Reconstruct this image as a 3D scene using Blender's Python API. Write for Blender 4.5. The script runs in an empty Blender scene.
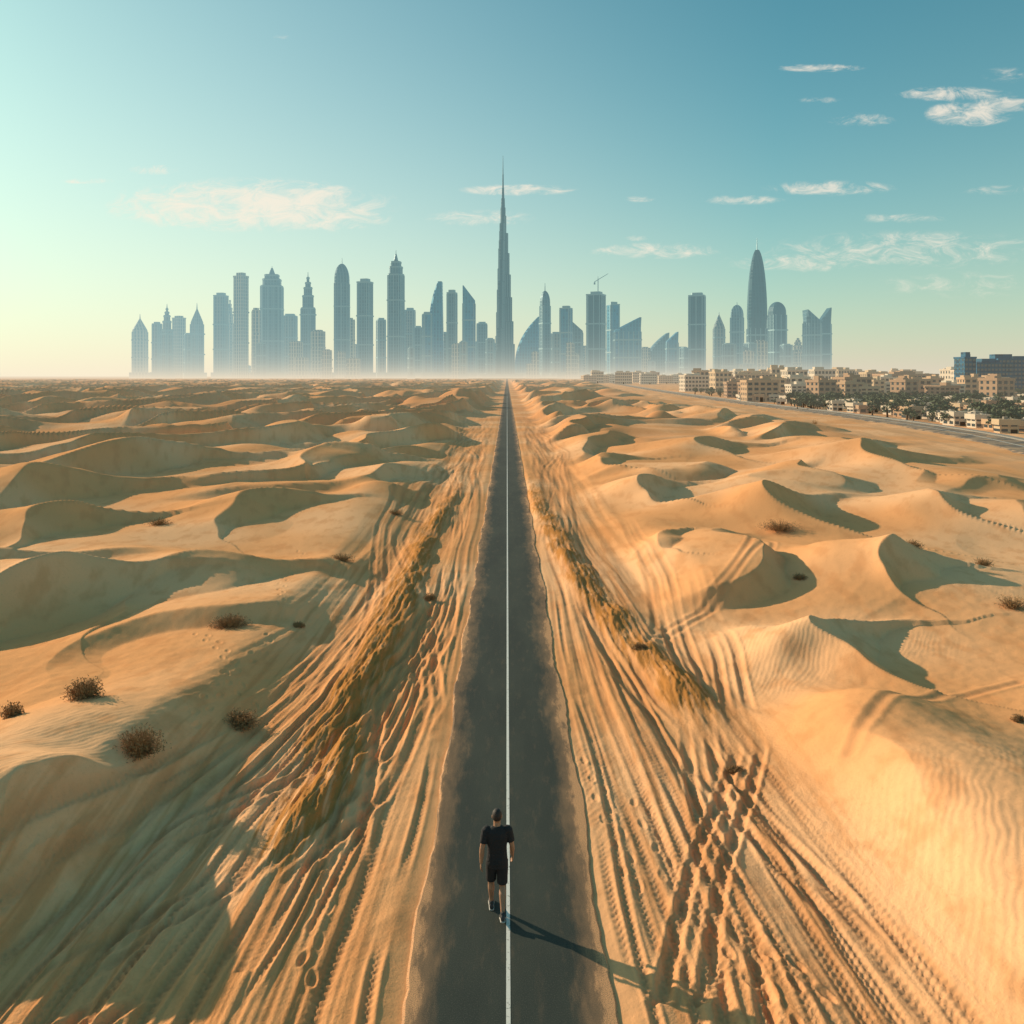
import bpy, bmesh, math, random
import numpy as np
from mathutils import Vector, Matrix
random.seed(7); rng=np.random.RandomState(5)
S=bpy.context.scene
S.view_settings.view_transform='Standard'; S.view_settings.look='None'; S.view_settings.exposure=0
HC=9.0; F=800.0; HX=507.0; HY=376.0
def P(px,py):
    Y=F*HC/(py-HY); return ((px-HX)/F*Y, Y)
def wx_at(px,Y): return (px-HX)/F*Y
EL=math.radians(18.5); sd=Vector((-0.84,0.54)).normalized()
SUN=Vector((sd.x*math.cos(EL),sd.y*math.cos(EL),math.sin(EL)))
WX,WY=-sd.x,-sd.y
# ------------------------------------------------------------ camera
cam=bpy.data.cameras.new('camera'); co=bpy.data.objects.new('camera',cam); S.collection.objects.link(co)
co.location=(0,0,HC); co.rotation_euler=(math.radians(90),0,0)
cam.sensor_width=36; cam.lens=F/1024*36; cam.shift_y=-(512-HY)/1024; cam.shift_x=(512-HX)/1024
cam.clip_start=0.1; cam.clip_end=60000; S.camera=co
# ------------------------------------------------------------ sun
sl=bpy.data.lights.new('sun','SUN'); sl.energy=5.0; sl.angle=math.radians(0.6); sl.color=(1,0.81,0.58)
so=bpy.data.objects.new('sun',sl); S.collection.objects.link(so)
so.rotation_euler=(-SUN).to_track_quat('-Z','Y').to_euler(); so.location=(-50,40,60)
# ------------------------------------------------------------ node helpers
class NT:
    def __init__(s,nt): s.nt=nt
    def n(s,t,**k):
        nd=s.nt.nodes.new(t)
        for a,b in k.items(): setattr(nd,a,b)
        return nd
    def l(s,a,b): s.nt.links.new(a,b)
    def m(s,op,a,b=None,c=None,clamp=False):
        nd=s.nt.nodes.new('ShaderNodeMath'); nd.operation=op; nd.use_clamp=clamp
        for i,v in enumerate((a,b,c)):
            if v is None: continue
            if isinstance(v,(int,float)): nd.inputs[i].default_value=v
            else: s.l(v,nd.inputs[i])
        return nd.outputs[0]
    def mix(s,f,a,b,bt='MIX'):
        nd=s.nt.nodes.new('ShaderNodeMix'); nd.data_type='RGBA'; nd.blend_type=bt
        for sock,v in ((nd.inputs[0],f),(nd.inputs[6],a),(nd.inputs[7],b)):
            if isinstance(v,(int,float)): sock.default_value=v
            elif isinstance(v,tuple): sock.default_value=(v+(1,))[:4]
            else: s.l(v,sock)
        return nd.outputs[2]
    def ss(s,v,a,b):
        nd=s.nt.nodes.new('ShaderNodeMapRange'); nd.interpolation_type='SMOOTHSTEP'
        s.l(v,nd.inputs[0]); nd.inputs[1].default_value=a; nd.inputs[2].default_value=b
        return nd.outputs[0]
    def noise(s,vec,scale,detail=4,rough=.55,dist=0):
        nd=s.n('ShaderNodeTexNoise'); nd.inputs['Scale'].default_value=scale; nd.inputs['Detail'].default_value=detail
        nd.inputs['Roughness'].default_value=rough; nd.inputs['Distortion'].default_value=dist
        if vec is not None: s.l(vec,nd.inputs['Vector'])
        return nd.outputs[0]
def newmat(name,rough=.8,col=(.5,.5,.5),metal=0,spec=.5):
    m=bpy.data.materials.new(name); m.use_nodes=True
    t=NT(m.node_tree); b=m.node_tree.nodes['Principled BSDF']
    b.inputs['Roughness'].default_value=rough; b.inputs['Base Color'].default_value=col+(1,)
    b.inputs['Metallic'].default_value=metal; b.inputs['Specular IOR Level'].default_value=spec
    return m,t,b
def paint_haze(m,D=3500.,mistk=0.,misth=60.,c_low=(.90,.77,.58),c_high=(.38,.60,.62)):
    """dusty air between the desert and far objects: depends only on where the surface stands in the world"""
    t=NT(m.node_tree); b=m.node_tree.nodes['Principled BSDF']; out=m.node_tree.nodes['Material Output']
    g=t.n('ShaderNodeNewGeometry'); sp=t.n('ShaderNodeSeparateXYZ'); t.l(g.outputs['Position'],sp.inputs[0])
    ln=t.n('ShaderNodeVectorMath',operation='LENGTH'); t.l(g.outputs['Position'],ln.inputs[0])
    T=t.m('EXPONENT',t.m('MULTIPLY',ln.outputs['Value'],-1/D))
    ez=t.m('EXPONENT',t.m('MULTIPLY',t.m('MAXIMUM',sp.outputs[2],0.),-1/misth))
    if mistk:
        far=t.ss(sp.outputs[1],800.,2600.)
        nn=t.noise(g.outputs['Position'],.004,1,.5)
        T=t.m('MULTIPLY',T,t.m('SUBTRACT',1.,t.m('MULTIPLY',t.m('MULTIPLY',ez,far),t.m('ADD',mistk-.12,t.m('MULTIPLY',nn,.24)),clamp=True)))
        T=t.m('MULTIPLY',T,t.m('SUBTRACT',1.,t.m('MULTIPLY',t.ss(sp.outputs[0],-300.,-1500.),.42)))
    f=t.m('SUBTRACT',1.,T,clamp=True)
    e=t.n('ShaderNodeEmission'); t.l(t.mix(ez,c_high,c_low),e.inputs[0])  # haze and base mist glow from the surface itself, no air volume
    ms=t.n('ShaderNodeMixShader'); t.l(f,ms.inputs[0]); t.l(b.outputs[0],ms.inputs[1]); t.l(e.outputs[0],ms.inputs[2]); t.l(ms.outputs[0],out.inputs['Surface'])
# ------------------------------------------------------------ world
w=bpy.data.worlds.new('World'); S.world=w; w.use_nodes=True
try: w.cycles.sampling_method='MANUAL'; w.cycles.sample_map_resolution=256
except Exception as ex: print(ex)
t=NT(w.node_tree); bg=w.node_tree.nodes['Background']; KS=.11
sky=t.n('ShaderNodeTexSky'); sky.sky_type='NISHITA'; sky.sun_disc=False
sky.sun_elevation=EL; sky.sun_rotation=math.atan2(SUN.x,SUN.y)
sky.air_density=1.0; sky.dust_density=.6; sky.ozone_density=1.6; sky.altitude=0
tc=t.n('ShaderNodeTexCoord'); sp=t.n('ShaderNodeSeparateXYZ'); t.l(tc.outputs['Generated'],sp.inputs[0])
yy=t.m('MAXIMUM',sp.outputs[1],0.05)
a=t.m('DIVIDE',sp.outputs[0],yy); b_=t.m('DIVIDE',sp.outputs[2],yy)
tint=t.mix(1.0,sky.outputs[0],(0.54,1.32,1.10),'MULTIPLY')
e0=t.m('MINIMUM',t.m('MAXIMUM',t.m('SUBTRACT',.20,t.m('MULTIPLY',sp.outputs[0],.26)),.12),.46)
hz=t.m('EXPONENT',t.m('MULTIPLY',t.m('DIVIDE',t.m('MAXIMUM',sp.outputs[2],0.),e0),-1.))
hc=t.mix(t.ss(sp.outputs[0],-.5,.6),tuple(v/KS for v in (.97,.83,.64)),tuple(v/KS for v in (.76,.66,.52)))
hc=t.mix(t.m('MULTIPLY',t.ss(sp.outputs[1],0.,-.8),.55),hc,(1.5,1.1,.75))   # unseen sky behind the camera, toned dim and warm to shape shadow fill
tint=t.mix(t.m('MULTIPLY',hz,.97),tint,hc)
clouds=[(250,205,160,30,1.25),(335,218,64,16,.9),(175,204,76,14,.8),(520,190,66,7,.9),(480,218,60,10,.7),(640,199,18,4,.6),(655,251,75,10,.85),(636,238,16,4,.6),
(830,188,72,9,.8),(745,200,50,6,.5),(968,114,52,14,1.1),(950,94,66,9,.8),(1005,105,44,11,.8),(862,120,40,8,.7),(820,68,50,5,.8),(158,170,34,6,.8),(88,181,30,4,.7),
(282,38,16,4,.5),(910,250,170,22,.6),(800,262,90,12,.55),(1010,75,34,9,.5),(900,218,60,6,.45),(980,285,130,16,.4),(820,100,26,4,.45),(1000,190,60,6,.35)]
mask=None
for (cx,cy,rx,ry,k) in clouds:
    u=t.m('MULTIPLY_ADD',a,F/rx,-(cx-HX)/rx); v=t.m('MULTIPLY_ADD',b_,F/ry,-(HY-cy)/ry)
    r=t.m('MULTIPLY_ADD',u,u,t.m('MULTIPLY',v,v))
    q=t.m('MULTIPLY_ADD',r,-k,k)
    mask=q if mask is None else t.m('MAXIMUM',mask,q)
mask=t.m('MAXIMUM',mask,0.)
cmb=t.n('ShaderNodeCombineXYZ'); t.l(a,cmb.inputs[0]); t.l(t.m('MULTIPLY',b_,2.4),cmb.inputs[1])
n1=t.noise(cmb.outputs[0],24,7,.72,.8)
cl=t.m('ADD',t.m('MULTIPLY',mask,.62),t.m('MULTIPLY',t.m('SUBTRACT',n1,.5),2.6))
cl=t.m('MULTIPLY',t.ss(cl,.02,1.0),t.ss(mask,0.0,.5))
cl=t.m('MULTIPLY',cl,t.ss(sp.outputs[1],.1,.3))
cl=t.m('MULTIPLY',cl,.8)
final=t.mix(cl,tint,tuple(v/KS for v in (.99,.87,.72)))
t.l(final,bg.inputs[0]); bg.inputs[1].default_value=KS
def link(o,par=None):
    S.collection.objects.link(o)
    if par: o.parent=par
    return o
def mesh_obj(name,verts,faces,mats=(),fm=None,smooth=False,par=None):
    me=bpy.data.meshes.new(name); me.from_pydata([tuple(v) for v in verts],[],faces)
    for m in mats: me.materials.append(m)
    if fm is not None: me.polygons.foreach_set('material_index',fm)
    if smooth: me.polygons.foreach_set('use_smooth',[True]*len(me.polygons))
    me.update(); return link(bpy.data.objects.new(name,me),par)
# ------------------------------------------------------------ numpy noise
perm=np.arange(256); rng.shuffle(perm); perm=np.concatenate([perm,perm]).astype(np.int32)
ga=np.linspace(0,2*np.pi,256,endpoint=False); GX=np.cos(ga).astype(np.float32); GY=np.sin(ga).astype(np.float32)
def pn(x,y,seed=0):
    x=np.asarray(x,dtype=np.float32)+seed*17.31; y=np.asarray(y,dtype=np.float32)+seed*9.77
    xi=np.floor(x).astype(np.int32); yi=np.floor(y).astype(np.int32); fx=x-xi; fy=y-yi
    u=fx*fx*fx*(fx*(fx*6-15)+10); v=fy*fy*fy*(fy*(fy*6-15)+10)
    def g(i,j,dx,dy):
        h=perm[perm[(xi+i)&255]+((yi+j)&255)]; return GX[h]*dx+GY[h]*dy
    a=g(0,0,fx,fy); b=g(1,0,fx-1,fy); c=g(0,1,fx,fy-1); d=g(1,1,fx-1,fy-1)
    return (a+(b-a)*u+((c+(d-c)*u)-(a+(b-a)*u))*v)*1.5
def fbm(x,y,o,seed=0,r=.5):
    s=0;A=1;f=1
    for i in range(o): s=s+A*pn(x*f,y*f,seed+i*3); A*=r; f*=2.03
    return s
def sm(a,b,x):
    q=np.clip((x-a)/(b-a),0,1); return q*q*(3-2*q)
def duneField(X,Y,lam,A,seed,dens):
    U=X*WX+Y*WY
    wn=.75*lam*fbm(X/(1.5*lam),Y/(1.5*lam),2,seed)+.05*lam*pn(X/(.3*lam),Y/(.3*lam),seed+5)
    tt=(U+wn)/lam; tt=tt-np.floor(tt)
    f=.80; s=np.clip(tt/f,0,1); q=np.clip((1-tt)/(1-f),0,1)
    rise=.35*.5*(1-np.cos(np.pi*s))+.65*s**1.15
    fall=q**1.1
    h=np.where(tt<f,rise,fall)
    amp=A*sm(-.35+dens,.3+dens,pn(X/(1.8*lam),Y/(1.8*lam),seed+9))
    return h*amp
def barchan(X,Y,cx,cy,Lv,Lu,H,k=.5,rot=0,slope=.68):
    c,s=math.cos(rot),math.sin(rot); wx,wy=WX*c-WY*s,WX*s+WY*c
    dx=X-cx; dy=Y-cy; u=dx*wx+dy*wy; v=-dx*wy+dy*wx
    v=v+.16*Lv*pn(X/Lv*1.2,Y/Lv*1.2,31); u=u+.16*Lv*pn(X/Lv*1.3,Y/Lv*1.3,37)
    e=np.exp(-(v/Lv)**2*1.3); d=k/Lv*v*v-u
    return np.where(d>0,H*e*(1-sm(-.55*Lu,Lu,d))/(1-.289),np.maximum(0,H*e+d*slope))
# tracks -------------------------------------------------
tracks=[]
def tr(pts,w=.13,d=.06,wob=.07,sd=0):
    pts=sorted(pts,key=lambda p:p[0]); tracks.append((np.array([p[0] for p in pts]),np.array([p[1] for p in pts]),w,d,wob,sd))
r=random.Random(3)
def bundle(n,sgn,x12,x22,x44,x90,dd,sd0):
    for i in range(n):
        f=(i+r.uniform(-.3,.3))/(n-1.0); f=max(0,f)
        o=sgn*r.choice([.42,.5,.6])
        base=[(4,sgn*(x12[0]+(x12[1]*1.15)*f)),(12,sgn*(x12[0]+x12[1]*f)),(22,sgn*(x22[0]+x22[1]*f)),(44,sgn*(x44[0]+x44[1]*f)),(90,sgn*(1.8+x90*r.random())),(250,sgn*(2+7*r.random()))]
        w_=r.uniform(.055,.11); d_=r.uniform(*dd)
        tr(base,w=w_,d=d_,sd=sd0+i)
        if r.random()<.6: tr([(y,x+o) for y,x in base],w=w_,d=d_,sd=sd0+i)
bundle(12,-1,(1.9,7.2),(1.75,4.4),(1.75,2.9),5,(.018,.05),0)
bundle(12,1,(1.9,4.2),(1.7,3.8),(1.7,3.0),4.5,(.015,.034),40)
for i,(pa) in enumerate([[(12,-3.0),(18,-3.6),(30,-5.2),(46,-7.5),(70,-8.5)],[(12,-4.5),(20,-4.2),(34,-3.0),(60,-2.6)],[(11,3.0),(16,3.8),(24,5.2),(34,6.3),(50,6.8)],[(11,5.9),(16,4.8),(22,3.6),(34,2.6),(60,2.4)],[(20,-2.2),(30,-3.6),(44,-6.2),(64,-6.5),(90,-4)],
    [(12,-8.9),(18,-5.2),(26,-3.2),(40,-2.2)],[(11.5,2.2),(15,3.6),(19,5.4),(25,6.6),(34,7.6)],[(10,-8.2),(14,-5.4),(19,-3.4),(28,-2.6),(40,-3.2)],[(50,2.0),(80,4),(120,9),(170,11)],[(50,-2.0),(90,-4),(130,-8),(180,-9)],[(10,-6.9),(13,-5),(17,-3.2),(24,-2.1)]]):
    for o in (0,.6): tr([(y,x+o) for y,x in pa],w=.11,d=.055,sd=90+i)
curved=[[(655,640),(690,628),(725,610),(750,590),(770,570),(772,558),(755,552),(735,548)],[(662,630),(700,618),(728,602),(744,585),(752,570),(745,561)],
 [(640,560),(650,590),(655,625),(645,650)],[(1020,700),(960,715),(900,740),(850,790)]]
def track_h(X,Y,fine):
    z=np.zeros_like(X); m=np.zeros_like(X)
    near=(np.abs(X)<13)&(Y<260)
    xs=X[near]; ys=Y[near]; zz=np.zeros_like(xs); mm=np.zeros_like(xs)
    wlarge=pn(ys/16,ys*0+1,7)*.4
    lw=np.log(ys)*2.6
    for (ty,tx,w_,d_,wob,sd_) in tracks:
        xc=np.interp(ys,ty,tx)+wob*pn(lw,ys*0+sd_,sd_)*2.2+wlarge*sm(14,30,ys)
        ww=w_*(1+.3*sm(30,90,ys))
        q=np.abs(xs-xc)/ww
        on=sm(-.35,0.1,pn(lw*1.2+sd_*3,ys*0,sd_+60))*(ys>ty[0]-.01)*sm(ty[-1],ty[-1]*.8,ys)
        g=np.exp(-q**4)
        tread=np.sin(ys*2*np.pi/.15+np.sign(xs-xc)*1.3)*.009*sm(24,16,ys)
        dd=d_*(1-.6*sm(18,45,ys))
        zz+=on*(g*(-dd+tread)+.5*dd*np.exp(-((q-1.7)/.5)**2)); mm=np.maximum(mm,on*np.exp(-(q/1.3)**2))
    zz=np.clip(zz,-.09,.055)
    z[near]=zz*sm(260,100,ys); m[near]=mm*sm(260,100,ys)
    return z,m
def seg_dist(X,Y,pts):
    d=np.full_like(X,1e9)
    for (ax,ay),(bx,by) in zip(pts[:-1],pts[1:]):
        vx,vy=bx-ax,by-ay; tt=np.clip(((X-ax)*vx+(Y-ay)*vy)/(vx*vx+vy*vy),0,1)
        d=np.minimum(d,np.hypot(X-ax-tt*vx,Y-ay-tt*vy))
    return d
def smooth_poly(pts,n=8):
    out=[]
    for i in range(len(pts)-1):
        p0=pts[max(i-1,0)];p1=pts[i];p2=pts[i+1];p3=pts[min(i+2,len(pts)-1)]
        for k in range(n):
            q=k/n
            out.append(tuple(.5*((2*p1[j])+(-p0[j]+p2[j])*q+(2*p0[j]-5*p1[j]+4*p2[j]-p3[j])*q*q+(-p0[j]+3*p1[j]-3*p2[j]+p3[j])*q**3) for j in (0,1)))
    out.append(pts[-1]); return out
curvedW=[smooth_poly([P(*p) for p in c],5) for c in curved]
HWY=smooth_poly([(48,40),(58,75),(66,104),(72,132),(77,185),(80,300),(100,600),(150,1200)],10)
hy=np.array([p[1] for p in HWY]); hx=np.array([p[0] for p in HWY])
hand=[ # px,py, Lv,Lu,H,k,rot
 (185,588,3.6,9,2.0,.6,-.15),(45,612,3.6,8,2.0,.4,.1),(765,520,5.4,10,2.7,.75,.15),(815,662,2.7,5,1.25,.8,.25),
 (1015,528,5,10,2.4,.6,.1),(885,590,2.6,6,1.4,.5,-.3),(600,470,6,10,1.3,.5,.2),(330,470,8,13,2.7,.5,.1),(120,475,9,14,3.0,.5,-.1),
 (700,455,9,14,2.2,.5,.2),(860,470,8,12,2.0,.5,0),(40,505,6,10,2.2,.5,.2),(250,520,5,9,1.7,.5,.1),(930,520,4,8,1.2,.5,.2),
 (60,540,4.5,8,1.5,.5,.2),(400,500,3.5,7,1.2,.5,.1),(655,560,2.2,5,.8,.5,.2),(640,500,4,7,1.3,.6,.1)]
HW=[P(p[0],p[1])+p[2:] for p in hand]
HW+=[(-8.7,14.6,1.8,4.5,1.15,.35,.45)]
def corridor(X,Y):
    n=pn(Y/9,Y*0+3,2)*1.0
    near=sm(60,25,Y); nn=sm(17,12,Y)
    left=sm(5.0+n,10.5+n,-X); lnear=sm(6.2+.25*n+.7*nn,8.6+.7*nn,-X)
    right=sm(4.6+n,10.+n,X); rn=sm(5.3+.3*n,8.3,X)
    L=left*(1-near)+lnear*near; R=right*(1-near)+rn*near
    return np.maximum(L,R)
def terrain(X,Y):
    X=X.astype(np.float32);Y=Y.astype(np.float32)
    c=corridor(X,Y)
    hxx=np.interp(Y,hy,hx)
    edge=hxx-26-14*sm(60,200,Y)
    plain=sm(0,22,X-edge)
    side=np.where(X<0,1.05,.85)
    nearw=sm(80,45,Y)
    h=duneField(X,Y,9.5,1.4,1,.10)*nearw
    h+=duneField(X,Y,13,2.3,2,-.15)*sm(34,75,Y)*sm(330,180,Y)
    h+=duneField(X,Y,28,3.8,3,-.25)*sm(130,280,Y)*sm(1800,1000,Y)
    quiet=sm(34,22,Y)
    h*=1-.75*quiet
    h*=side
    und=.55*fbm(X/17,Y/17,2,21)+.9*pn(X/60,Y/60,23)*sm(30,100,Y)
    for (cx,cy,Lv,Lu,H,k,rot) in HW:
        near=(np.abs(X-cx)<3*(Lv+Lu))&(np.abs(Y-cy)<3*(Lv+Lu))
        if not near.any(): continue
        q=barchan(X[near],Y[near],cx,cy,Lv,Lu,H,k,rot); r2=((X[near]-cx)**2+(Y[near]-cy)**2)/(Lv*1.7)**2
        hn=h[near]; h[near]=hn*(1-.85*np.exp(-r2))+q
    mound=.8*np.exp(-(((X+10.4)/2.6)**2+((Y-16.5)/4.2)**2))+.4*np.exp(-(((X+12)/4)**2+((Y-11)/3)**2))
    mound+=1.15*np.exp(-(((X-9.3)/2.3)**2+((Y-14.5)/4.0)**2))+.6*np.exp(-(((X-8.8)/1.8)**2+((Y-19.5)/1.6)**2))
    h=(h+und+.5)*c*(1-plain)+mound*c
    h+=plain*(.12*fbm(X/9,Y/9,3,41))*c
    h*=sm(3500,1500,Y)
    nn=sm(17,12,Y)
    bandL=sm(1.5,3.0,-X)*(1-sm(6.5+1.8*nn,9.0+1.6*nn,-X))
    bandR=sm(1.5,3.0,X)*(1-sm(5.2,8.0,X))
    band=(bandL+bandR)*sm(200,90,Y)
    xl=-np.interp(Y,[4,12,16,22,30,44,70],[4.4,4.1,4.0,4.15,4.0,4.2,3.8]); xr=np.interp(Y,[4,12,20,25,35,58,75],[7.5,6.3,5.3,4.2,3.2,1.9,2.0])
    wob=.3*pn(Y/3.5,Y*0,71)
    el_=np.where(-X>-xl,.95,.5); er_=np.where(X>xr,.9,.5)
    rl=np.exp(-((X-xl-wob)/el_)**2)*sm(75,40,Y)*sm(12.5,17,Y)*(.7+.5*pn(X/1.1,Y/2.6,73)); rr=np.exp(-((X-xr-wob)/er_)**2)*sm(85,40,Y)*sm(18.5,23,Y)*(.7+.5*pn(X/1.1,Y/2.6,74))
    h+=.36*rl+.36*rr
    fan=X/(1+.55*sm(30,10,Y))
    streak=fbm(fan/.24,Y/14.0,3,51,.55)
    h+=band*.030*streak*np.where(X<0,1.4,.45)*(1-.6*sm(18,40,Y))+ (rl+rr)*.05*fbm(X/.16,Y/.9,3,55,.65)
    h+=band*.12*fbm(fan/1.2,Y/18,2,52)
    h+=.085*sm(1.2,3.,-fan)*sm(26,15,Y)*np.clip(bandL,0,1)*pn(fan/.42,Y/20,53)
    tz,tm=track_h(X,Y,True); h+=tz*(1-.5*np.clip(rl+rr,0,1))
    for cw in curvedW:
        near=(X>2)&(X<20)&(Y>15)&(Y<55)
        dd=seg_dist(X[near],Y[near],cw); h[near]+=-.025*np.exp(-(dd/.11)**2)+.015*np.exp(-((dd-.22)/.09)**2); tm[near]=np.maximum(tm[near],.9*np.exp(-(dd/.2)**2))
    h+=.012*fbm(X/.5,Y/.5,2,57)*sm(60,20,Y)
    rd=1-sm(1.45,1.9,np.abs(X))
    h=h*(1-rd)+(-.045)*rd
    och=np.clip((rl+rr)*1.0,0,1)
    return h,tm,och,band,plain
# ------------------------------------------------------------ ground sheet
ys=[2.5]
while ys[-1]<26000:
    y=ys[-1]
    ds=min(.95*y*y/7200,.0058*y) if y<1200 else .03*y
    ys.append(y+max(ds,.012 if y>9.5 else .06))
ys=np.array(ys); 
tin=np.linspace(-.68,.68,1150); to=[]; q=.68; stp=.004
while q<4: q+=stp; stp*=1.09; to.append(q)
to=np.array(to); ts=np.concatenate([-to[::-1],tin,to])
TY,TT=np.meshgrid(ys,ts,indexing='ij'); TX=(TT*TY).astype(np.float32); TY=TY.astype(np.float32)
Z,tm,och,band,plain=terrain(TX,TY)
nb=fbm(TX/11,TY/11,2,81)
U=TX*WX+TY*WY
nr=TY<34
rip=np.sin((U[nr]+.10*fbm(TX[nr]/.9,TY[nr]/.9,2,83))*2*np.pi/.15)
Z[nr]+=.0032*rip*sm(.0,.35,nb[nr])*(1-np.clip(band[nr],0,1))*sm(34,24,TY[nr])
def lerp(a,b,f): return a+(b-a)*f[...,None]
A3=lambda *v:np.array(v,dtype=np.float32)
C=np.empty(TX.shape+(3,),dtype=np.float32); C[:]=(.88,.405,.165)
C=lerp(C,A3(.97,.53,.27),sm(-.4,.6,nb))
C=lerp(C,A3(.70,.29,.11),.42*sm(-.05,.8,fbm(TX/.9,TY/1.6,4,85,.6)))
C=lerp(C,A3(.66,.285,.115),.62*sm(-.5,.6,fbm(TX/30,TY/40,3,87))*sm(45,150,TY)*(1-.7*plain))
st=fbm(TX/.35,TY/8,4,88,.65)
C=lerp(C,A3(.66,.28,.105),np.clip(band,0,1)*.7*sm(-.1,.7,st))
C=lerp(C,A3(.52,.24,.11),.42*np.clip(tm,0,1))
C=lerp(C,A3(.48,.20,.05),.92*sm(.1,.65,och*(1+.9*fbm(TX/.12,TY/1.6,3,89,.7))))
C=lerp(C,A3(.66,.36,.18),.7*plain*sm(-.2,.5,fbm((TX-.12*TY)/3,TY/40,4,90,.6)))
# footprints
fr=random.Random(9); prints=[]
def trail(p0,p1,n,wv=.0,gap=.12):
    (x0,y0),(x1,y1)=P(*p0),P(*p1); L=math.hypot(x1-x0,y1-y0); nx,ny=-(y1-y0)/L,(x1-x0)/L
    for i in range(n):
        f=i/n; s=(gap if i%2 else -gap)+fr.uniform(-.05,.05)+wv*math.sin(f*9)
        prints.append((x0+(x1-x0)*f+nx*s,y0+(y1-y0)*f+ny*s,math.atan2(y1-y0,x1-x0)+fr.uniform(-.2,.2)))
trail((722,925),(800,1050),8); trail((752,930),(835,1020),6); trail((640,800),(700,940),10); trail((200,650),(300,770),18,.1); trail((270,650),(180,760),16,.1)
trail((345,820),(300,1000),12); trail((300,560),(270,640),18,.15); trail((590,760),(640,900),12)
for (fx,fy,an) in prints:
    j0,j1=np.searchsorted(ys,[fy-.4,fy+.4]); 
    i0,i1=np.searchsorted(ts,[(fx-.4)/fy,(fx+.4)/fy])
    sx=TX[j0:j1,i0:i1]-fx; sy=TY[j0:j1,i0:i1]-fy
    if sx.size==0: continue
    c,s=math.cos(an),math.sin(an); u=sx*c+sy*s; v=-sx*s+sy*c
    q=np.sqrt((u/.15)**2+(v/.065)**2); kk=.8 if fy<12.5 else .45
    Z[j0:j1,i0:i1]+=kk*(-.05*np.exp(-q**4)+.02*np.exp(-((q-1.4)/.35)**2))
ny_,nx_=TX.shape; N=ny_*nx_
me=bpy.data.meshes.new('ground'); me.vertices.add(N)
cov=np.stack([TX,TY,Z.astype(np.float32)],-1).reshape(-1); me.vertices.foreach_set('co',cov)
idx=np.arange(N,dtype=np.int32).reshape(ny_,nx_)
quads=np.stack([idx[:-1,:-1],idx[:-1,1:],idx[1:,1:],idx[1:,:-1]],-1).reshape(-1)
nq=quads.size//4; me.loops.add(nq*4); me.polygons.add(nq)
me.loops.foreach_set('vertex_index',quads); me.polygons.foreach_set('loop_start',np.arange(0,nq*4,4,dtype=np.int32))
me.polygons.foreach_set('use_smooth',np.ones(nq,dtype=bool)); me.update(calc_edges=True)
at=me.color_attributes.new('sand_albedo','FLOAT_COLOR','POINT')
at.data.foreach_set('color',np.concatenate([C,np.clip(band,0,1)[...,None]],-1).astype(np.float32).reshape(-1))
ground=link(bpy.data.objects.new('ground',me))
print('GROUND',ny_,nx_)
m,t,b=newmat('sand',1.0,spec=0)
geo=t.n('ShaderNodeNewGeometry'); pos=geo.outputs['Position']
at=t.n('ShaderNodeAttribute',attribute_name='sand_albedo')
nf=t.noise(pos,13,4,.78)
c1=t.mix(t.m('MULTIPLY',t.ss(nf,.5,.8),.28),at.outputs['Color'],(.45,.2,.08))
t.l(c1,b.inputs['Base Color'])
hgt=t.m('MULTIPLY',nf,t.m('MULTIPLY_ADD',at.outputs['Alpha'],.020,.009))
bp=t.n('ShaderNodeBump'); bp.inputs['Strength'].default_value=1; bp.inputs['Distance'].default_value=1; t.l(hgt,bp.inputs['Height']); t.l(bp.outputs[0],b.inputs['Normal'])
paint_haze(m,3100.)
me.materials.append(m)
def gz(x,y):
    h=terrain(np.array([x],dtype=np.float32),np.array([y],dtype=np.float32))[0]; return float(h[0])
# ------------------------------------------------------------ main road
m,t,b=newmat('asphalt',.85,spec=.15)
geo=t.n('ShaderNodeNewGeometry'); pos=geo.outputs['Position']; sp=t.n('ShaderNodeSeparateXYZ'); t.l(pos,sp.inputs[0])
ax=t.m('ABSOLUTE',sp.outputs[0])
mpr=t.n('ShaderNodeMapping'); mpr.inputs['Scale'].default_value=(1,.25,1); t.l(pos,mpr.inputs[0])
nlow=t.noise(mpr.outputs[0],.8,3,.6); nfine=t.noise(pos,60,2,.7); nmid=t.noise(mpr.outputs[0],5,5,.7)
ca=t.mix(t.ss(nlow,.3,.7),(.034,.043,.038),(.054,.062,.050))
ca=t.mix(t.ss(nfine,.45,.85),ca,(.11,.11,.085))
ed=t.m('ADD',ax,t.m('ADD',t.m('MULTIPLY',t.m('SUBTRACT',nlow,.5),1.0),t.m('MULTIPLY',t.m('SUBTRACT',nmid,.5),.8)))
ms=t.m('MAXIMUM',t.m('MULTIPLY',t.ss(ed,1.26,1.56),t.ss(nfine,.2,.6)),t.m('MULTIPLY',t.ss(ed,.85,1.5),t.m('MULTIPLY',nfine,.6)))
ca=t.mix(ms,ca,(.74,.38,.18)); ca=t.mix(t.m('MULTIPLY',t.ss(nmid,.5,.8),.12),ca,(.45,.27,.15))
t.l(ca,b.inputs['Base Color'])
paint_haze(m,3600.)
vs=[];fs=[];rr=random.Random(1); Yr=list(np.arange(2.5,60,.25))+list(np.arange(60,300,3))+list(np.arange(300,3000,50))
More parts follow.
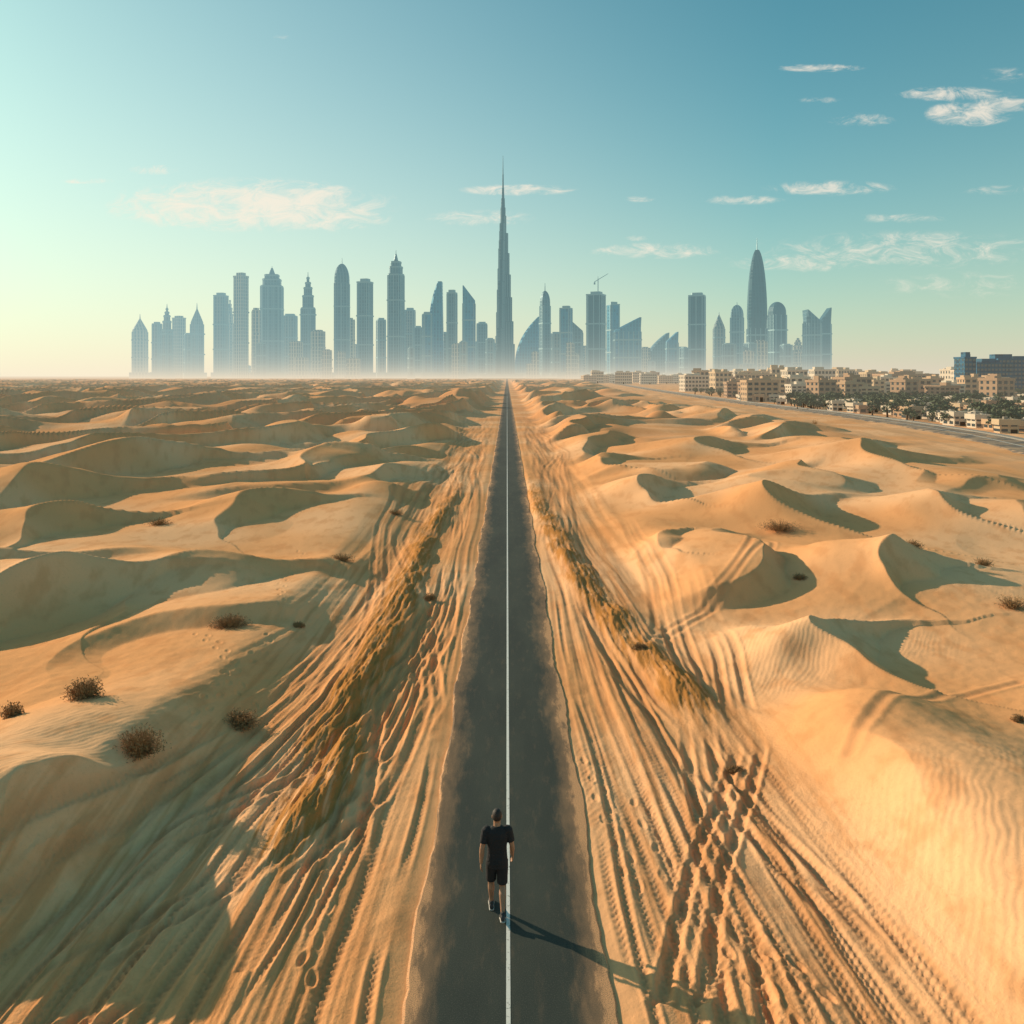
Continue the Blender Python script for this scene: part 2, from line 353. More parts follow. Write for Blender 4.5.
for i,y in enumerate(Yr):
    jl=.05*math.sin(y*1.3)+.04*math.sin(y*.37+1)+rr.uniform(-.02,.02); jr=.05*math.sin(y*1.1+2)+.04*math.sin(y*.41)+rr.uniform(-.02,.02)
    vs+=[(-1.5+jl,y,-.06),(-1.44+jl,y,.0),(1.54+jr,y,.0),(1.60+jr,y,-.06)]
    if i:
        k=4*i
        for j in range(3): fs.append((k-4+j,k-3+j,k+1+j,k+j))
mesh_obj('road',vs,fs,[m])
m,t,b=newmat('road_paint',.6); geo=t.n('ShaderNodeNewGeometry'); n=t.noise(geo.outputs['Position'],14,4,.75)
t.l(t.mix(t.ss(n,.54,.72),(.80,.76,.68),(.18,.17,.14)),b.inputs['Base Color'])
vs=[];fs=[]
for i,y in enumerate(Yr):
    vs+=[(-.012,y,.004),(.050,y,.004)]
    if i: k=2*i; fs.append((k-2,k-1,k+1,k))
mesh_obj('road_centre_line',vs,fs,[m]); mpaint=m
# ------------------------------------------------------------ dusty town road on the right
vs=[];fs=[];vl=[];fl=[]
for i,(x,y) in enumerate(HWY):
    x2,y2=HWY[min(i+1,len(HWY)-1)]; x1,y1=HWY[max(i-1,0)]; d=math.hypot(x2-x1,y2-y1); nx,ny=(y2-y1)/d,-(x2-x1)/d
    for o,z in ((-4.2,-.3),(-3.0,.12),(3.0,.12),(3.2,.26),(4.4,.26),(5,-.3)): vs.append((x+nx*o,y+ny*o,z))
    for o in (-.1,.1): vl.append((x+nx*o,y+ny*o,.124))
    if i:
        k=6*i
        for j in range(5): fs.append((k-6+j,k-5+j,k+1+j,k+j))
        k=2*i
        fl.append((k-2,k-1,k+1,k))
mh,t,b=newmat('dusty_asphalt',.85); geo=t.n('ShaderNodeNewGeometry'); t.l(t.mix(t.ss(t.noise(geo.outputs['Position'],.35,4,.65),.38,.62),(.10,.085,.07),(.46,.28,.15)),b.inputs['Base Color']); paint_haze(mh)
mc,t,b=newmat('concrete',.85,(.42,.38,.31)); geo=t.n('ShaderNodeNewGeometry'); t.l(t.mix(t.noise(geo.outputs['Position'],.8,4),(.24,.21,.17),(.38,.33,.27)),b.inputs['Base Color']); paint_haze(mc)
o=mesh_obj('town_road',vs,fs,[mh,mc],[0,0,1,1,0]*(len(HWY)-1)); mesh_obj('town_road_centre_line',vl,fl,[mpaint])
# ------------------------------------------------------------ towers
def facade(name,c1,c2,rough=.25,metal=.25,fl=4.0,hzk=True,spec=.5):
    m,t,b=newmat(name,rough,metal=metal,spec=spec); tc=t.n('ShaderNodeTexCoord'); sp=t.n('ShaderNodeSeparateXYZ'); t.l(tc.outputs['Object'],sp.inputs[0])
    h=t.m('ADD',sp.outputs[0],sp.outputs[1]); cw=11. if hzk else 3.
    fz=t.m('FRACT',t.m('DIVIDE',sp.outputs[2],fl*3.2 if hzk else 2.2)); fh=t.m('FRACT',t.m('DIVIDE',h,cw))
    g=t.m('MAXIMUM',t.m('MULTIPLY',t.m('GREATER_THAN',fz,.72),.5 if hzk else 1.),t.m('GREATER_THAN',fh,.62 if hzk else .85))
    cb=t.n('ShaderNodeCombineXYZ'); t.l(t.m('FLOOR',t.m('DIVIDE',h,cw)),cb.inputs[0]); t.l(t.m('FLOOR',t.m('DIVIDE',sp.outputs[2],fl*3.2 if hzk else 2.2)),cb.inputs[1])
    wn=t.n('ShaderNodeTexWhiteNoise'); wn.noise_dimensions='2D'; t.l(cb.outputs[0],wn.inputs[0])
    gl=t.mix(wn.outputs[0],tuple(v*.6 for v in c1),tuple(min(1,v*1.4) for v in c1))
    t.l(t.mix(g,gl,c2),b.inputs['Base Color'])
    t.l(t.m('ADD',t.m('MULTIPLY',g,.4),rough),b.inputs['Roughness'])
    if hzk: paint_haze(m,8200.,.86,72.)
    else: paint_haze(m,5000.)
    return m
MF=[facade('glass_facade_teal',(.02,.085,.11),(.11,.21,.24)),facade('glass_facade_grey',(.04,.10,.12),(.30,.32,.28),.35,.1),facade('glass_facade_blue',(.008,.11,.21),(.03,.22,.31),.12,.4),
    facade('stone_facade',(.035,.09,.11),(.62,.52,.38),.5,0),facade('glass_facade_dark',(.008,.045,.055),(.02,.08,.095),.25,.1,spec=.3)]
msteel,_,_=newmat('steel_cladding',.45,(.20,.31,.32),.3); paint_haze(msteel,8200.,.86,72.)
class MB:
    def __init__(s): s.v=[];s.f=[];s.m=[]
    def loft(s,rings,mi=0,cap=True,bot=False):
        n=len(rings[0]); k0=len(s.v)
        for r in rings: s.v+=r
        for i in range(len(rings)-1):
            for j in range(n):
                a=k0+i*n+j; b=k0+i*n+(j+1)%n; s.f.append((a,b,b+n,a+n)); s.m.append(mi)
        if cap: s.f.append(tuple(k0+(len(rings)-1)*n+j for j in range(n))); s.m.append(mi)
        if bot: s.f.append(tuple(k0+j for j in reversed(range(n)))); s.m.append(mi)
    def box(s,x0,x1,y0,y1,z0,z1,mi=0,bot=False):
        s.loft([[(x0,y0,z),(x1,y0,z),(x1,y1,z),(x0,y1,z)] for z in (z0,z1)],mi,True,bot)
    def cone(s,cx,cy,z0,z1,r0,r1,n=8,mi=0):
        s.loft([[(cx+r*math.cos(6.2832*j/n),cy+r*math.sin(6.2832*j/n),z) for j in range(n)] for z,r in ((z0,r0),(z1,r1))],mi)
    def obj(s,name,mats,loc=(0,0,0),rot=0,smooth=False):
        o=mesh_obj(name,s.v,s.f,mats,s.m,smooth); o.location=loc; o.rotation_euler=(0,0,rot); return o
def ring(l,r,d,z,c=.16):
    w=(r-l); c=min(c*w,c*2*d)
    return [(l+c,-d,z),(r-c,-d,z),(r,-d+c,z),(r,d-c,z),(r-c,d,z),(l+c,d,z),(l,d-c,z),(l,-d+c,z)]
def prof(kind,t):
    e=lambda a,b:max(0,min(1,(t-a)/(b-a)))
    l,r,d=-1,1,1
    if kind=='ogive': k=1-.12*(1-t)**2 if t<.45 else math.sqrt(max(0,1-((t-.45)/.56)**2)); k*=(.9+.1*min(1,t/.4)); l,r,d=-k,k,k
    elif kind=='dome': k=1 if t<.86 else math.sqrt(max(0.003,1-((t-.86)/.142)**2)); l,r,d=-k,k,k
    elif kind=='pyr': k=1 if t<.80 else 1.03-1.0*(t-.80)/.2; k=min(k,1) if t<.8 else max(.03,k*.95); l,r,d=-k,k,k
    elif kind=='step':
        k=1 if t<.70 else .82 if t<.82 else .62 if t<.90 else .4 if t<.95 else .2; l,r,d=-k,k,k
    elif kind=='crown':
        k=1 if t<.84 else .84 if t<.9 else .66 if t<.94 else .45*(1-(t-.94)/.06)+.08; l,r,d=-k,k,k
    elif kind=='slantR': l=-1+1.85*e(.80,1)**1.0
    elif kind=='slantL': r=1-1.85*e(.84,1)
    elif kind=='sailL': r=1-1.9*e(.25,1)**2.2
    elif kind=='sailR': l=-1+1.9*e(.15,1)**2.4
    elif kind=='curve': l=-1+1.2*e(.6,1)**2; r=1-.25*e(0,1)
    elif kind=='taper': k=1-.25*t; l,r,d=-k,k,k
    return l,r,d
def tower(name,px,top,wpx,kind='box',mat=0,spire=0,Y=3000,dep=1.0,base=376,rot=None,fins=True):
    s=Y/F; H=(HY-top)*s+HC; W=wpx*s/2
    rot=random.uniform(-.6,.6) if rot is None else rot
    Wd=W/(abs(math.cos(rot))+abs(math.sin(rot))*dep)*1.02; D=Wd*dep
    mb=MB()
    if kind in('step','crown'):
        br={'step':[.70,.82,.90,.95],'crown':[.84,.9,.94]}[kind]; prev=0
        for b in br+[1.0]:
            l,r,d=prof(kind,(prev+b)/2); l1,r1,d1=prof(kind,b-1e-4); cr=kind=='crown' and b==1
            mb.loft([ring(l*Wd,r*Wd,d*D,H*prev-(0 if prev==0 else .5)),ring((l1 if cr else l)*Wd,(r1 if cr else r)*Wd,(d1 if cr else d)*D,H*b)],0)
            if not cr: mb.loft([ring(l*Wd-1.2,r*Wd+1.2,d*D+1.2,H*b-7),ring(l*Wd-1.2,r*Wd+1.2,d*D+1.2,H*b-2)],1,True,True)
            prev=b
        hf=br[0]
    elif kind=='box':
        mb.loft([ring(-Wd,Wd,D,0),ring(-Wd,Wd,D,H*.965)],0); mb.loft([ring(-Wd*.72,Wd*.72,D*.72,H*.96),ring(-Wd*.72,Wd*.72,D*.72,H)],1); hf=.965
        mb.box(-Wd*1.03,Wd*1.03,-D*1.03,D*1.03,H*.955,H*.972,1,True)
    else:
        N=34; rings=[]
        for i in range(N+1):
            tt=1-(1-i/N)**1.5; l,r,d=prof(kind,min(tt,.9995)); 
            if r-l<.04: r=l+.04
            rings.append(ring(l*Wd,r*Wd,max(d,.03)*D,H*tt))
        mb.loft(rings,0); hf={'ogive':.4,'dome':.84,'pyr':.78,'slantR':.78,'slantL':.82,'sailL':.2,'sailR':.15,'curve':.0,'taper':0}[kind]
    if fins and hf>.1:
        n=max(2,int(Wd/8)); 
        for i in range(n):
            x=-Wd*.78+2*Wd*.78*i/max(1,n-1)
            mb.box(x-1.3,x+1.3,-D-1.6,-D+.5,0,H*(hf-.012),1); yy_=x*dep
            mb.box(-Wd-1.6,-Wd+.5,yy_-1.3,yy_+1.3,0,H*(hf-.012),1); mb.box(Wd-.5,Wd+1.6,yy_-1.3,yy_+1.3,0,H*(hf-.012),1)
        for q in (.33,.62):
            if q<hf: mb.box(-Wd-1.9,Wd+1.9,-D-1.9,D+1.9,H*q,H*q+5,1,True)
    if spire: mb.cone(0,0,H*.93,H+spire*s,3.2,.7,6,1)
    mb.box(-Wd*1.35,Wd*1.35,-D*1.35,D*1.35,-3,min(22,H*.12),1)
    X=wx_at(px,Y); return mb.obj(name,[MF[mat],msteel if mat!=3 else MF[3]],(X,Y,0),rot)
T=[(140,318,14,'pyr',3,4),(157,322,8,'box',1,0),(167,308,11,'step',1,4),(179,316,13,'box',3,0),(197,308,13,'pyr',1,5),(188,333,8,'box',1,0),
(221,293,12,'box',1,0),(230,300,8,'step',3,0),(241,273,14,'box',3,0),(256,308,9,'box',3,0),(272,268,21,'crown',0,2),(290,314,13,'box',1,0),(308,277,15,'step',0,5),(318,330,12,'box',3,0),
(342,264,15,'dome',0,6),(349,318,12,'box',3,0),(365,279,15,'box',0,0),(381,318,10,'box',1,0),(396,254,16,'crown',0,4),(410,308,10,'box',1,0),(418,326,8,'box',0,0),
(427,312,10,'box',2,0),(437,282,14,'curve',2,0),(452,290,10,'box',0,0),(469,286,12,'slantL',2,0),(443,332,10,'box',1,0),(482,322,10,'box',0,0),(490,338,9,'box',1,0),
(527,317,24,'sailR',2,0),(545,291,11,'dome',0,8),(556,332,10,'box',1,0),(566,306,13,'box',2,0),(577,322,11,'slantL',0,0),(596,292,20,'box',4,0),(613,302,13,'box',2,0),(627,318,25,'slantR',2,0),
(644,347,12,'box',3,0),(656,333,24,'sailR',0,0),(672,332,11,'slantR',2,0),(684,347,9,'box',0,0),(697,293,18,'box',4,0),(719,314,10,'pyr',1,2),(737,305,14,'dome',0,3),
(757,250,20,'ogive',4,12),(777,302,17,'dome',4,0),(798,338,10,'step',3,0),(812,310,14,'slantL',0,0),(824,308,11,'slantR',4,0)]
names={'pyr':'pointed_skyscraper','box':'flat_roofed_skyscraper','step':'stepped_skyscraper','crown':'crowned_skyscraper','dome':'domed_skyscraper','curve':'curved_skyscraper','slantL':'slanted_roof_skyscraper','slantR':'slanted_roof_skyscraper','sailR':'sail_shaped_office_tower','sailL':'sail_shaped_office_tower','ogive':'bullet_shaped_skyscraper'}
for i,(px,top,wp,k,mt,spr) in enumerate(T):
    big=top<300
    Y=3000 if big else 3000+random.uniform(-250,500)
    tower(names[k],px,top,wp,k,mt,spr,Y=Y,dep=random.uniform(.7,1.0) if 'sail' not in k else .5, rot=(0 if k in('sailR','slantR','slantL','curve') else None))
for i in range(64):
    px=random.choice([random.uniform(215,500),random.uniform(515,800)]); top=random.uniform(340,366)
    tower('mid_rise_building',px,top,random.uniform(6,14),'box',random.choice([0,1,3,3]),0,Y=random.uniform(3300,4300) if random.random()<.7 else random.uniform(2500,2900),dep=.8)
# supertall stepped tower
mb=MB()
lv=[(47,75),(42,160),(37,250),(32,335),(27,415),(22,490),(15,555)]
for wgi in range(3):
    an=math.radians(90+120*wgi+35); c,s_=math.cos(an),math.sin(an); z0=-3
    for j,(L,z) in enumerate(lv):
        z1=z+wgi*27; L2=L-wgi*1.2; hw=11-j*.5
        sec=[(0,-hw),(L2-hw*.7,-hw),(L2-hw*.2,-hw*.7),(L2,0),(L2-hw*.2,hw*.7),(L2-hw*.7,hw),(0,hw)]
        mb.loft([[(x*c-y*s_,x*s_+y*c,zz) for x,y in sec] for zz in (z0,z1)],0)
        for q in (.3,.55,.8):
            for sg in(-1,1):
                xx=L2*q; yy2=sg*(hw+.3); cx,cy=xx*c-yy2*s_,xx*s_+yy2*c
                mb.box(cx-.8,cx+.8,cy-.8,cy+.8,z0,z1-2,1)
        z0=z1
mb.cone(0,0,-3,640,12,9.5,12,0); mb.cone(0,0,640,675,7.5,6.5,12,0); mb.cone(0,0,675,715,5,4,10,0); mb.cone(0,0,715,765,3.2,2.4,8,0); mb.cone(0,0,765,835,1.9,.6,6,0)
mb.box(-75,75,-60,60,-3,16,1)
mb.obj('supertall_stepped_skyscraper',[MF[4],msteel],(wx_at(503,3000),3000,0),0)
mb=MB(); mb.box(-1.5,1.5,-1.5,1.5,300,372,0); 
mb.loft([[(-14,-1,360),(-14,1,360),(-14,1,363),(-14,-1,363)],[(38,-1,392),(38,1,392),(38,1,394),(38,-1,394)]],0)
mb.box(-16,-10,-2,2,352,360,0,True); mb.cone(0,0,372,384,1.5,.3,4,0)
mb.obj('tower_crane',[msteel],(wx_at(598,3000),3000,0))
# ------------------------------------------------------------ low-rise town on the right
mw=[]
for i,c in enumerate([(.54,.35,.20),(.60,.43,.26),(.42,.26,.15),(.66,.55,.42)]):
    m,t,b=newmat('rendered_wall_%d'%i,.9); geo=t.n('ShaderNodeNewGeometry'); t.l(t.mix(t.noise(geo.outputs['Position'],.5,4,.7),tuple(v*.75 for v in c),c),b.inputs['Base Color']); paint_haze(m,2600.); mw.append(m)
mwin,_,_=newmat('window_glass',.15,(.03,.05,.06)); mdoor,_,_=newmat('door_wood',.6,(.12,.07,.04)); mblue=facade('office_glass',(.008,.08,.16),(.02,.13,.21),.3,.0,1.0,False,.25); paint_haze(mwin)
def house(name,x,y,w,d,h,fl,wm,rot=0,glass=False):
    mb=MB(); z0=-.3
    mb.box(-w/2,w/2,-d/2,d/2,z0,h,0); p=.25
    mb.box(-w/2-p,w/2+p,-d/2-p,-d/2+p,h-.35,h+.55,0,True); mb.box(-w/2-p,w/2+p,d/2-p,d/2+p,h-.35,h+.55,0,True)
    mb.box(-w/2-p,-w/2+p,-d/2+p,d/2-p,h-.35,h+.54,0,True); mb.box(w/2-p,w/2+p,-d/2+p,d/2-p,h-.35,h+.54,0,True)
    rx=random.uniform(-w/4,w/4); mb.box(rx-w*.12,rx+w*.12,-d*.2,d*.2,h,h+min(1.9,h*.3),0); mb.cone(rx+w/5,d/5,h,h+.9,.4,.4,8,3)
    if h>6: rx=random.uniform(-w/3,0); mb.box(rx-w*.2,rx+w*.2,-d*.35,d*.1,h,h+h*.16,0)
    n=max(2,int(w/2.0)); nd=max(2,int(d/2.2)); fh=h/fl
    for f in range(fl):
        zc=fh*f+fh*.28; zt=fh*f+fh*.80
        for i in range(n):
            xc=-w/2+w*(i+.5)/n
            if f==0 and i==n//2: mb.box(xc-.5,xc+.5,-d/2-.04,-d/2+.1,0,fh*.72,2); continue
            hw=min(.7,w/n*.33); mb.box(xc-hw,xc+hw,-d/2-.03,-d/2+.1,zc,zt,1,True); mb.box(xc-hw-.1,xc+hw+.1,-d/2-.16,-d/2+.1,zc-.14,zc-.01,0,True)
        for i in range(nd):
            yc=-d/2+d*(i+.5)/nd; hw=.5
            for sg in (-1,1): mb.box(min(sg*(w/2-.1),sg*(w/2+.03)),max(sg*(w/2-.1),sg*(w/2+.03)),yc-hw,yc+hw,zc,zt,1,True)
    return mb.obj(name,[mblue if glass else mw[wm],mwin,mdoor,mc],(x,y,0),rot)
R=random.Random(12)
for i in range(20):
    Y=R.uniform(850,1150); px=588+i*8.5+R.uniform(-2,2); house('apartment_building',wx_at(px,Y),Y,R.uniform(10,20),12,R.uniform(8,15),4,R.randrange(4),R.uniform(-.2,.2))
for i in range(42):
    Y=R.uniform(420,700); px=695+i*6.5+R.uniform(-3,3); house('apartment_building',wx_at(px,Y),Y,R.uniform(8,15),10,R.uniform(7,14),4,R.choice([0,1,1,3]),R.uniform(-.3,.3))
for i in range(32):
    Y=R.uniform(260,400); px=735+i*8.5+R.uniform(-3,3); house('apartment_building',wx_at(px,Y),Y,R.uniform(5,11),7,R.uniform(4.5,8.5),4,R.choice([0,1,2,3]),R.uniform(-.3,.3))
used=[]
for i in range(400):
    Y=R.uniform(125,330); X=R.uniform(np.interp(Y,hy,hx)+7,Y*.85)
    if any(abs(X-a)<3.6 and abs(Y-b)<4.2 for a,b in used): continue
    used.append((X,Y)); house('town_house',X,Y,R.uniform(1.8,3.4),R.uniform(2,3.5),R.uniform(1.1,2.4),R.choice([1,2]),R.choice([1,3,3,0,2]),R.uniform(-.4,.4))
house('glass_office_building',wx_at(985,420),420,20,14,15.5,7,0,.12,True); house('glass_office_building',wx_at(1013,440),440,22,14,18,8,0,-.1,True)
house('glass_office_building',wx_at(965,400),400,6,8,18,8,0,.1,True); house('apartment_building',wx_at(905,390),390,26,12,9.5,4,2,0)
house('glass_office_building',wx_at(730,700),700,22,12,7,3,0,0,True)
ml,t,b=newmat('foliage',.8); oi=t.n('ShaderNodeNewGeometry'); t.l(t.mix(t.noise(oi.outputs['Position'],1.2,3),(.03,.05,.02),(.09,.11,.045)),b.inputs['Base Color']); paint_haze(ml)
mbk,_,_=newmat('bark',.9,(.13,.09,.06))
def trees(name,pts,sz=(1.3,2.6)):
    v=[];f=[];fm=[]
    for (x,y) in pts:
        s=R.uniform(*sz); n=6; k=len(v)
        for z,r in ((-.2,.12*s),(s*.6,.06*s)):
            for j in range(n): v.append((x+r*math.cos(j),y+r*math.sin(j),z))
        for j in range(n): f.append((k+j,k+(j+1)%n,k+n+(j+1)%n,k+n+j)); fm.append(1)
        cl=[(R.gauss(0,.3)*s,R.gauss(0,.3)*s,s*R.uniform(.55,1.1),s*R.uniform(.25,.42)) for _ in range(7)]
        for q in range(100):
            c=R.choice(cl); d=Vector((R.gauss(0,1),R.gauss(0,1),R.gauss(0,1))).normalized()*c[3]*R.uniform(.6,1)
            p=Vector((x+c[0],y+c[1],c[2]))+d; a=Vector((R.gauss(0,1),R.gauss(0,1),R.gauss(0,1))).normalized(); b2=a.orthogonal().normalized(); g=.15*s
            k=len(v); v+= [tuple(p+a*g),tuple(p+b2*g*.7),tuple(p-a*g),tuple(p-b2*g*.7)]; f.append((k,k+1,k+2,k+3)); fm.append(0)
    mesh_obj(name,v,f,[ml,mbk],fm)
pts=[]
for i in range(460):
    Y=R.uniform(130,420); X=R.uniform(np.interp(Y,hy,hx)+6,Y*.78); pts.append((X,Y))
for i in range(300):
    Y=R.uniform(215,300); pts.append((wx_at(R.uniform(790,985),Y),Y))
trees('tree_cluster',pts,(1.4,3.0))
# ------------------------------------------------------------ desert shrubs
ms_,t,b=newmat('dry_twigs',.9); oi=t.n('ShaderNodeNewGeometry'); t.l(t.mix(t.noise(oi.outputs['Position'],7,3),(.20,.10,.04),(.50,.29,.12)),b.inputs['Base Color'])
def shrub(px,py,wpx,hpx,dens=420):
    X,Y=P(px,py); s=Y/F; rx=wpx*s/2; hz=hpx*s*.9; v=[];f=[]
    for i in range(dens):
        an=R.uniform(0,6.283); rr_=math.sqrt(R.random()); el=R.uniform(.1,1.45)
        d=Vector((math.cos(an)*math.cos(el),math.sin(an)*math.cos(el)*.8,math.sin(el)))
        L=R.uniform(.6,1.05); st=Vector((math.cos(an)*rx*.3*rr_,math.sin(an)*rx*.3*rr_,-.03)); wd=.006+.004*R.random()
        side=d.cross(Vector((0,0,1))).normalized()*wd; stem=[(st-side,st+side)]; tw=[]
        for q in (1,2,3):
            e=Vector((d.x*rx*L*q/3,d.y*rx*L*q/3,max(.02,d.z*hz*L*(q/3)**.8)))+Vector((R.gauss(0,.02),R.gauss(0,.02),R.gauss(0,.015))); p=st+e; sd2=side*(1-q/3.6)*1.3
            stem.append((p-sd2,p+sd2))
            for _ in range(3):
                a=Vector((R.gauss(0,1),R.gauss(0,1),R.gauss(0,1))).normalized()*.05; b2=a.orthogonal().normalized()*.008; tw.append((p-b2,p+b2,p+a))
        k=len(v)
        for A_,B_ in stem: v+=[tuple(A_),tuple(B_)]
        for q in range(3): f.append((k+2*q,k+2*q+1,k+2*q+3,k+2*q+2))
        for tr_ in tw:
            k=len(v); v+=[tuple(c) for c in tr_]; f.append((k,k+1,k+2))
    o=mesh_obj('desert_shrub',v,f,[ms_]); o.location=(X,Y,gz(X,Y)); return o
for a in [(140,795,46,30),(84,745,34,22),(13,762,20,16),(230,642,36,13),(240,732,38,15),(780,541,42,11),(1012,630,30,14),(913,586,18,9),(983,586,18,9),(342,571,22,8),(160,537,26,8),(735,770,16,6),(395,520,18,6),(298,634,12,5),(1018,745,10,8),(800,598,14,6),(640,655,14,6),(430,600,12,8),(815,426,10,8)]:
    shrub(*a,dens=420 if a[2]>30 else 200)
# ------------------------------------------------------------ man
mskin,t,b=newmat('skin',.55,(.42,.22,.13)); tc=t.n('ShaderNodeTexCoord'); t.l(t.mix(t.noise(tc.outputs['Object'],14,3),(.36,.18,.10),(.46,.25,.15)),b.inputs['Base Color'])
mshirt,t,b=newmat('black_cotton',.9,(.018,.018,.020)); tc=t.n('ShaderNodeTexCoord'); bp=t.n('ShaderNodeBump'); bp.inputs['Strength'].default_value=.8; bp.inputs['Distance'].default_value=.03
mpp=t.n('ShaderNodeMapping'); mpp.inputs['Scale'].default_value=(1,1,2.2); t.l(tc.outputs['Object'],mpp.inputs[0]); t.l(t.noise(mpp.outputs[0],7,3,.5,.8),bp.inputs['Height']); t.l(bp.outputs[0],b.inputs['Normal'])
mshort,t,b=newmat('dark_shorts_cloth',.9,(.022,.020,.022)); mhair,_,_=newmat('hair',.7,(.03,.022,.018)); mshoe,_,_=newmat('shoe_fabric',.7,(.06,.055,.055)); msole,_,_=newmat('shoe_sole',.6,(.45,.42,.38)); msock,_,_=newmat('sock',.9,(.05,.05,.05)); meye,_,_=newmat('eye',.2,(.7,.7,.68))
man=bpy.data.objects.new('man',None); link(man)
def tube(mb,pts,rad,n=14,up=None,mi=0):
    pts=[Vector(p) for p in pts]; rings=[]
    for i,p in enumerate(pts):
        d=(pts[min(i+1,len(pts)-1)]-pts[max(i-1,0)]).normalized()
        x=(Vector((1,0,0))-d*d.x); 
        if x.length<.2: x=Vector((0,1,0))-d*d.y
        x.normalize(); y=d.cross(x); r=rad[i]; rx,ry=(r if isinstance(r,tuple) else (r,r))
        rings.append([tuple(p+x*rx*math.cos(6.28319*j/n)+y*ry*math.sin(6.28319*j/n)) for j in range(n)])
    mb.loft(rings,mi,True,True)
def ell(mb,c,r,n=14,mi=0):
    rings=[]
    for i in range(1,10):
        a=-math.pi/2+math.pi*i/10; rings.append([(c[0]+r[0]*math.cos(a)*math.cos(6.28319*j/n),c[1]+r[1]*math.cos(a)*math.sin(6.28319*j/n),c[2]+r[2]*math.sin(a)) for j in range(n)])
    mb.loft(rings,mi,True,True)
def part(mb,name,mats,vox=None,sms=4):
    o=mesh_obj(name,mb.v,mb.f,mats,mb.m,True,man)
    if vox:
        r_=o.modifiers.new('r','REMESH'); r_.mode='VOXEL'; r_.voxel_size=vox; r_.use_smooth_shade=True
        if sms: q=o.modifiers.new('s','SMOOTH'); q.factor=.5; q.iterations=sms
    return o
hipL,hipR=(-.09,0,.92),(.09,0,.92)
kneeL,kneeR=(-.095,.14,.50),(.09,.02,.49); anL,anR=(-.085,.20,.085),(.085,-.20,.13)
shL,shR=(-.185,-.01,1.44),(.185,-.01,1.44); elL,elR=(-.25,-.06,1.16),(.25,.0,1.16); wrL,wrR=(-.265,-.05,.91),(.265,.12,.92)
LP=lambda a,b_,q:tuple(a[i]+(b_[i]-a[i])*q for i in range(3))
body=MB()
tube(body,[(0,0,.84),(0,0,.92),(0,.0,1.02),(0,.005,1.12),(0,.0,1.24),(0,-.005,1.34),(0,-.01,1.43),(0,-.01,1.49)],[(.14,.10),(.165,.12),(.15,.11),(.145,.105),(.16,.115),(.172,.118),(.155,.095),(.07,.06)],20)
tube(body,[(0,-.01,1.44),(0,.0,1.50),(0,.015,1.58)],[.07,.06,.057])
ell(body,(0,.015,1.655),(.076,.096,.112),18); ell(body,(0,.045,1.605),(.055,.062,.055))
ell(body,(0,.112,1.64),(.014,.018,.028),8); 
for sx in(-1,1): ell(body,(sx*.079,.005,1.645),(.012,.02,.033),8)
ell(body,(0,.10,1.597),(.024,.012,.008),8)
for sh,el,wr,sx in((shL,elL,wrL,-1),(shR,elR,wrR,1)):
    ell(body,(sh[0]*.93,sh[1],sh[2]-.01),(.062,.06,.062))
    tube(body,[LP(sh,el,-.05),LP(sh,el,.3),LP(sh,el,.65),el,LP(el,wr,.3),LP(el,wr,.7),wr],[.056,.054,.046,.041,.044,.033,.026])
    wv_=Vector(wr); d=(Vector(wr)-Vector(el)).normalized(); inn=Vector((-sx,0,0)); inn=(inn-d*inn.dot(d)).normalized(); fw=d.cross(inn)*( -sx); 
    if fw.y<0: fw=-fw
    rings=[]
    for p,a_,b2 in zip([wv_-d*.01,wv_+d*.04,wv_+d*.085],(.026,.040,.042),(.018,.016,.013)):
        rings.append([tuple(p+fw*a_*math.cos(6.283*j/12)+inn*b2*math.sin(6.283*j/12)) for j in range(12)])
    body.loft(rings,0,True,True)
    for k,(o_,ln) in enumerate(((.030,.072),(.010,.080),(-.010,.074),(-.029,.058))):
        b0=wv_+d*.078+fw*o_; c1_=b0+d*ln*.45+inn*.006+fw*o_*.12; c2_=c1_+d*ln*.32+inn*.016; c3_=c2_+d*ln*.2+inn*.018
        tube(body,[b0,c1_,c2_,c3_],[.0095,.009,.008,.0065],8)
    b0=wv_+d*.02+fw*.026; tube(body,[b0,b0+d*.028+fw*.022+inn*.008,b0+d*.06+fw*.03+inn*.02],[.013,.011,.008],8)
for hp,kn,an in((hipL,kneeL,anL),(hipR,kneeR,anR)):
    cf=LP(kn,an,.3); cf=(cf[0],cf[1]-.02,cf[2])
    tube(body,[hp,LP(hp,kn,.25),LP(hp,kn,.6),kn,LP(kn,an,.12),cf,LP(kn,an,.65),LP(kn,an,.95)],[.09,.086,.068,.056,.054,.058,.042,.034])
part(body,'body',[mskin],.0065,3)
sh_=MB()
tube(sh_,[(0,-.003,.885),(0,-.003,.93),(0,0,1.05),(0,0,1.14),(0,-.002,1.25),(0,-.008,1.35),(0,-.012,1.42),(0,-.012,1.468),(0,-.008,1.50)],[(.180,.136),(.180,.138),(.168,.13),(.164,.125),(.176,.132),(.19,.134),(.192,.118),(.13,.09),(.076,.068)],24)
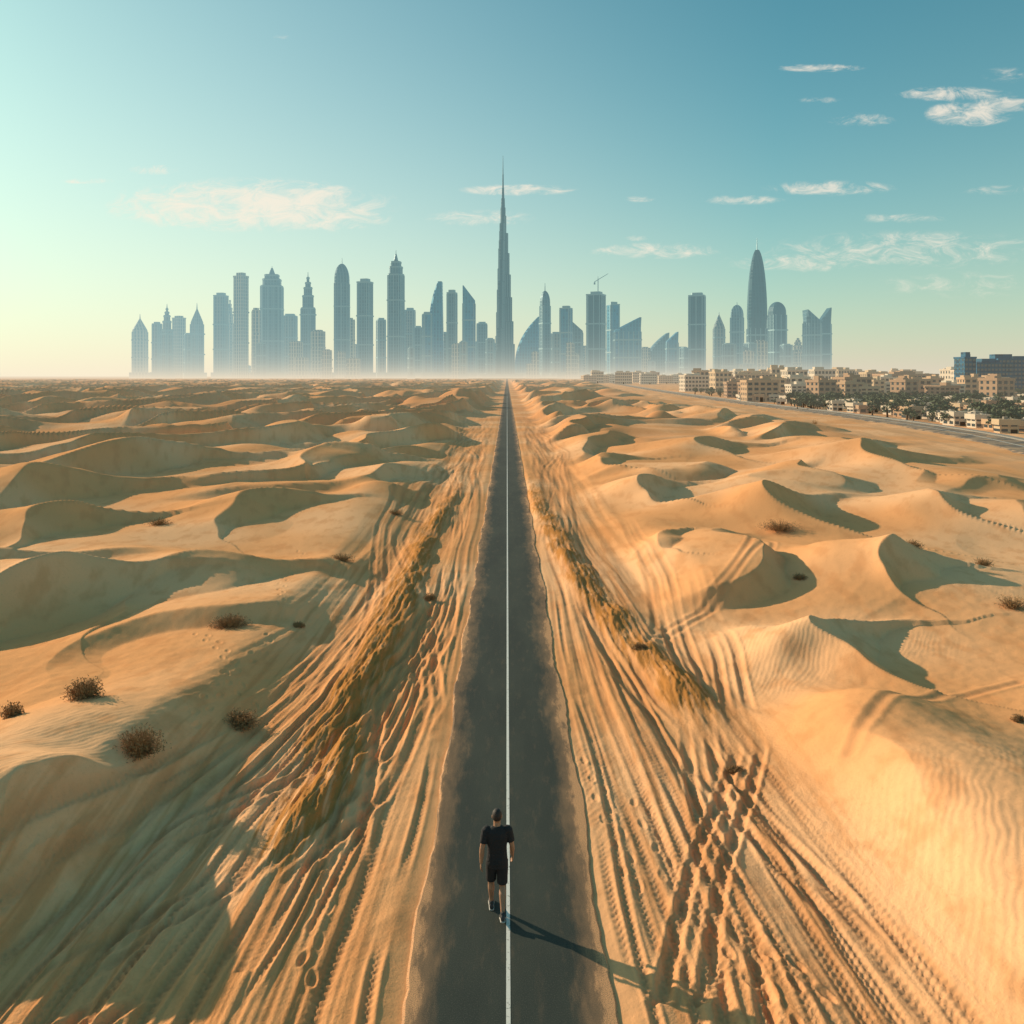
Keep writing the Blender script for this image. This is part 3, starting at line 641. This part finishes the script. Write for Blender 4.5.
for sh,el in((shL,elL),(shR,elR)):
    ell(sh_,(sh[0]*.93,sh[1],sh[2]-.012),(.076,.074,.074))
    tube(sh_,[LP(sh,el,-.02),LP(sh,el,.3),LP(sh,el,.72)],[.072,.070,.067])
part(sh_,'t_shirt',[mshirt],.008,4)
st_=MB()
tube(st_,[(0,0,.83),(0,0,.90),(0,0,.97)],[(.16,.125),(.172,.13),(.165,.12)],20)
for hp,kn,an in((hipL,kneeL,anL),(hipR,kneeR,anR)):
    tube(st_,[LP(hp,kn,-.03),LP(hp,kn,.3),LP(hp,kn,.6),LP(hp,kn,.9)],[.098,.098,.092,.090])
part(st_,'shorts',[mshort],.008,3)
hr=MB(); ell(hr,(0,.002,1.668),(.083,.097,.108),18); o=part(hr,'hair',[mhair]); 
for v_ in o.data.vertices:
    if v_.co.y>.055 and v_.co.z<1.70: v_.co.y=.05
    if v_.co.z<1.60: v_.co.z=1.60; v_.co.x*=.8; v_.co.y*=.85
ey=MB()
for sx in(-1,1): ell(ey,(sx*.03,.098,1.655),(.011,.008,.007),8)
part(ey,'eyes',[meye])
def shoe(an,pitch):
    sb=MB(); c,s=math.cos(pitch),math.sin(pitch)
    def X(p):
        y,z=p[1],p[2]; return (an[0]+p[0],an[1]+y*c-z*s,an[2]+y*s+z*c)
    for mi,zz in ((0,0),(1,1)):
        rings=[]
        for (y,wd,h0,h1) in ((-.085,.026,-.055,.0),(-.07,.036,-.075,.02),(-.02,.039,-.075,.035),(.04,.040,-.075,.015),(.10,.048,-.075,-.01),(.15,.047,-.075,-.028),(.185,.032,-.07,-.042),(.20,.012,-.062,-.05)):
            if mi==1: h0,h1,wd=-.088,-.068,wd+.005
            cz=(h0+h1)/2; hh=(h1-h0)/2; rings.append([X((wd*math.cos(6.283*j/14),y,cz+hh*max(-1,min(1,1.25*math.sin(6.283*j/14))))) for j in range(14)])
        sb.loft(rings,mi,True,True)
    tube(sb,[X((0,-.03,-.01)),X((0,-.035,.05))],[.040,.038],12,mi=2)
    part(sb,'shoe',[mshoe,msole,msock])
shoe(anL,.06); shoe(anR,-.28)
man.location=(wx_at(497,13.35),13.35,0.004)
man.rotation_euler=(0,0,math.radians(3))
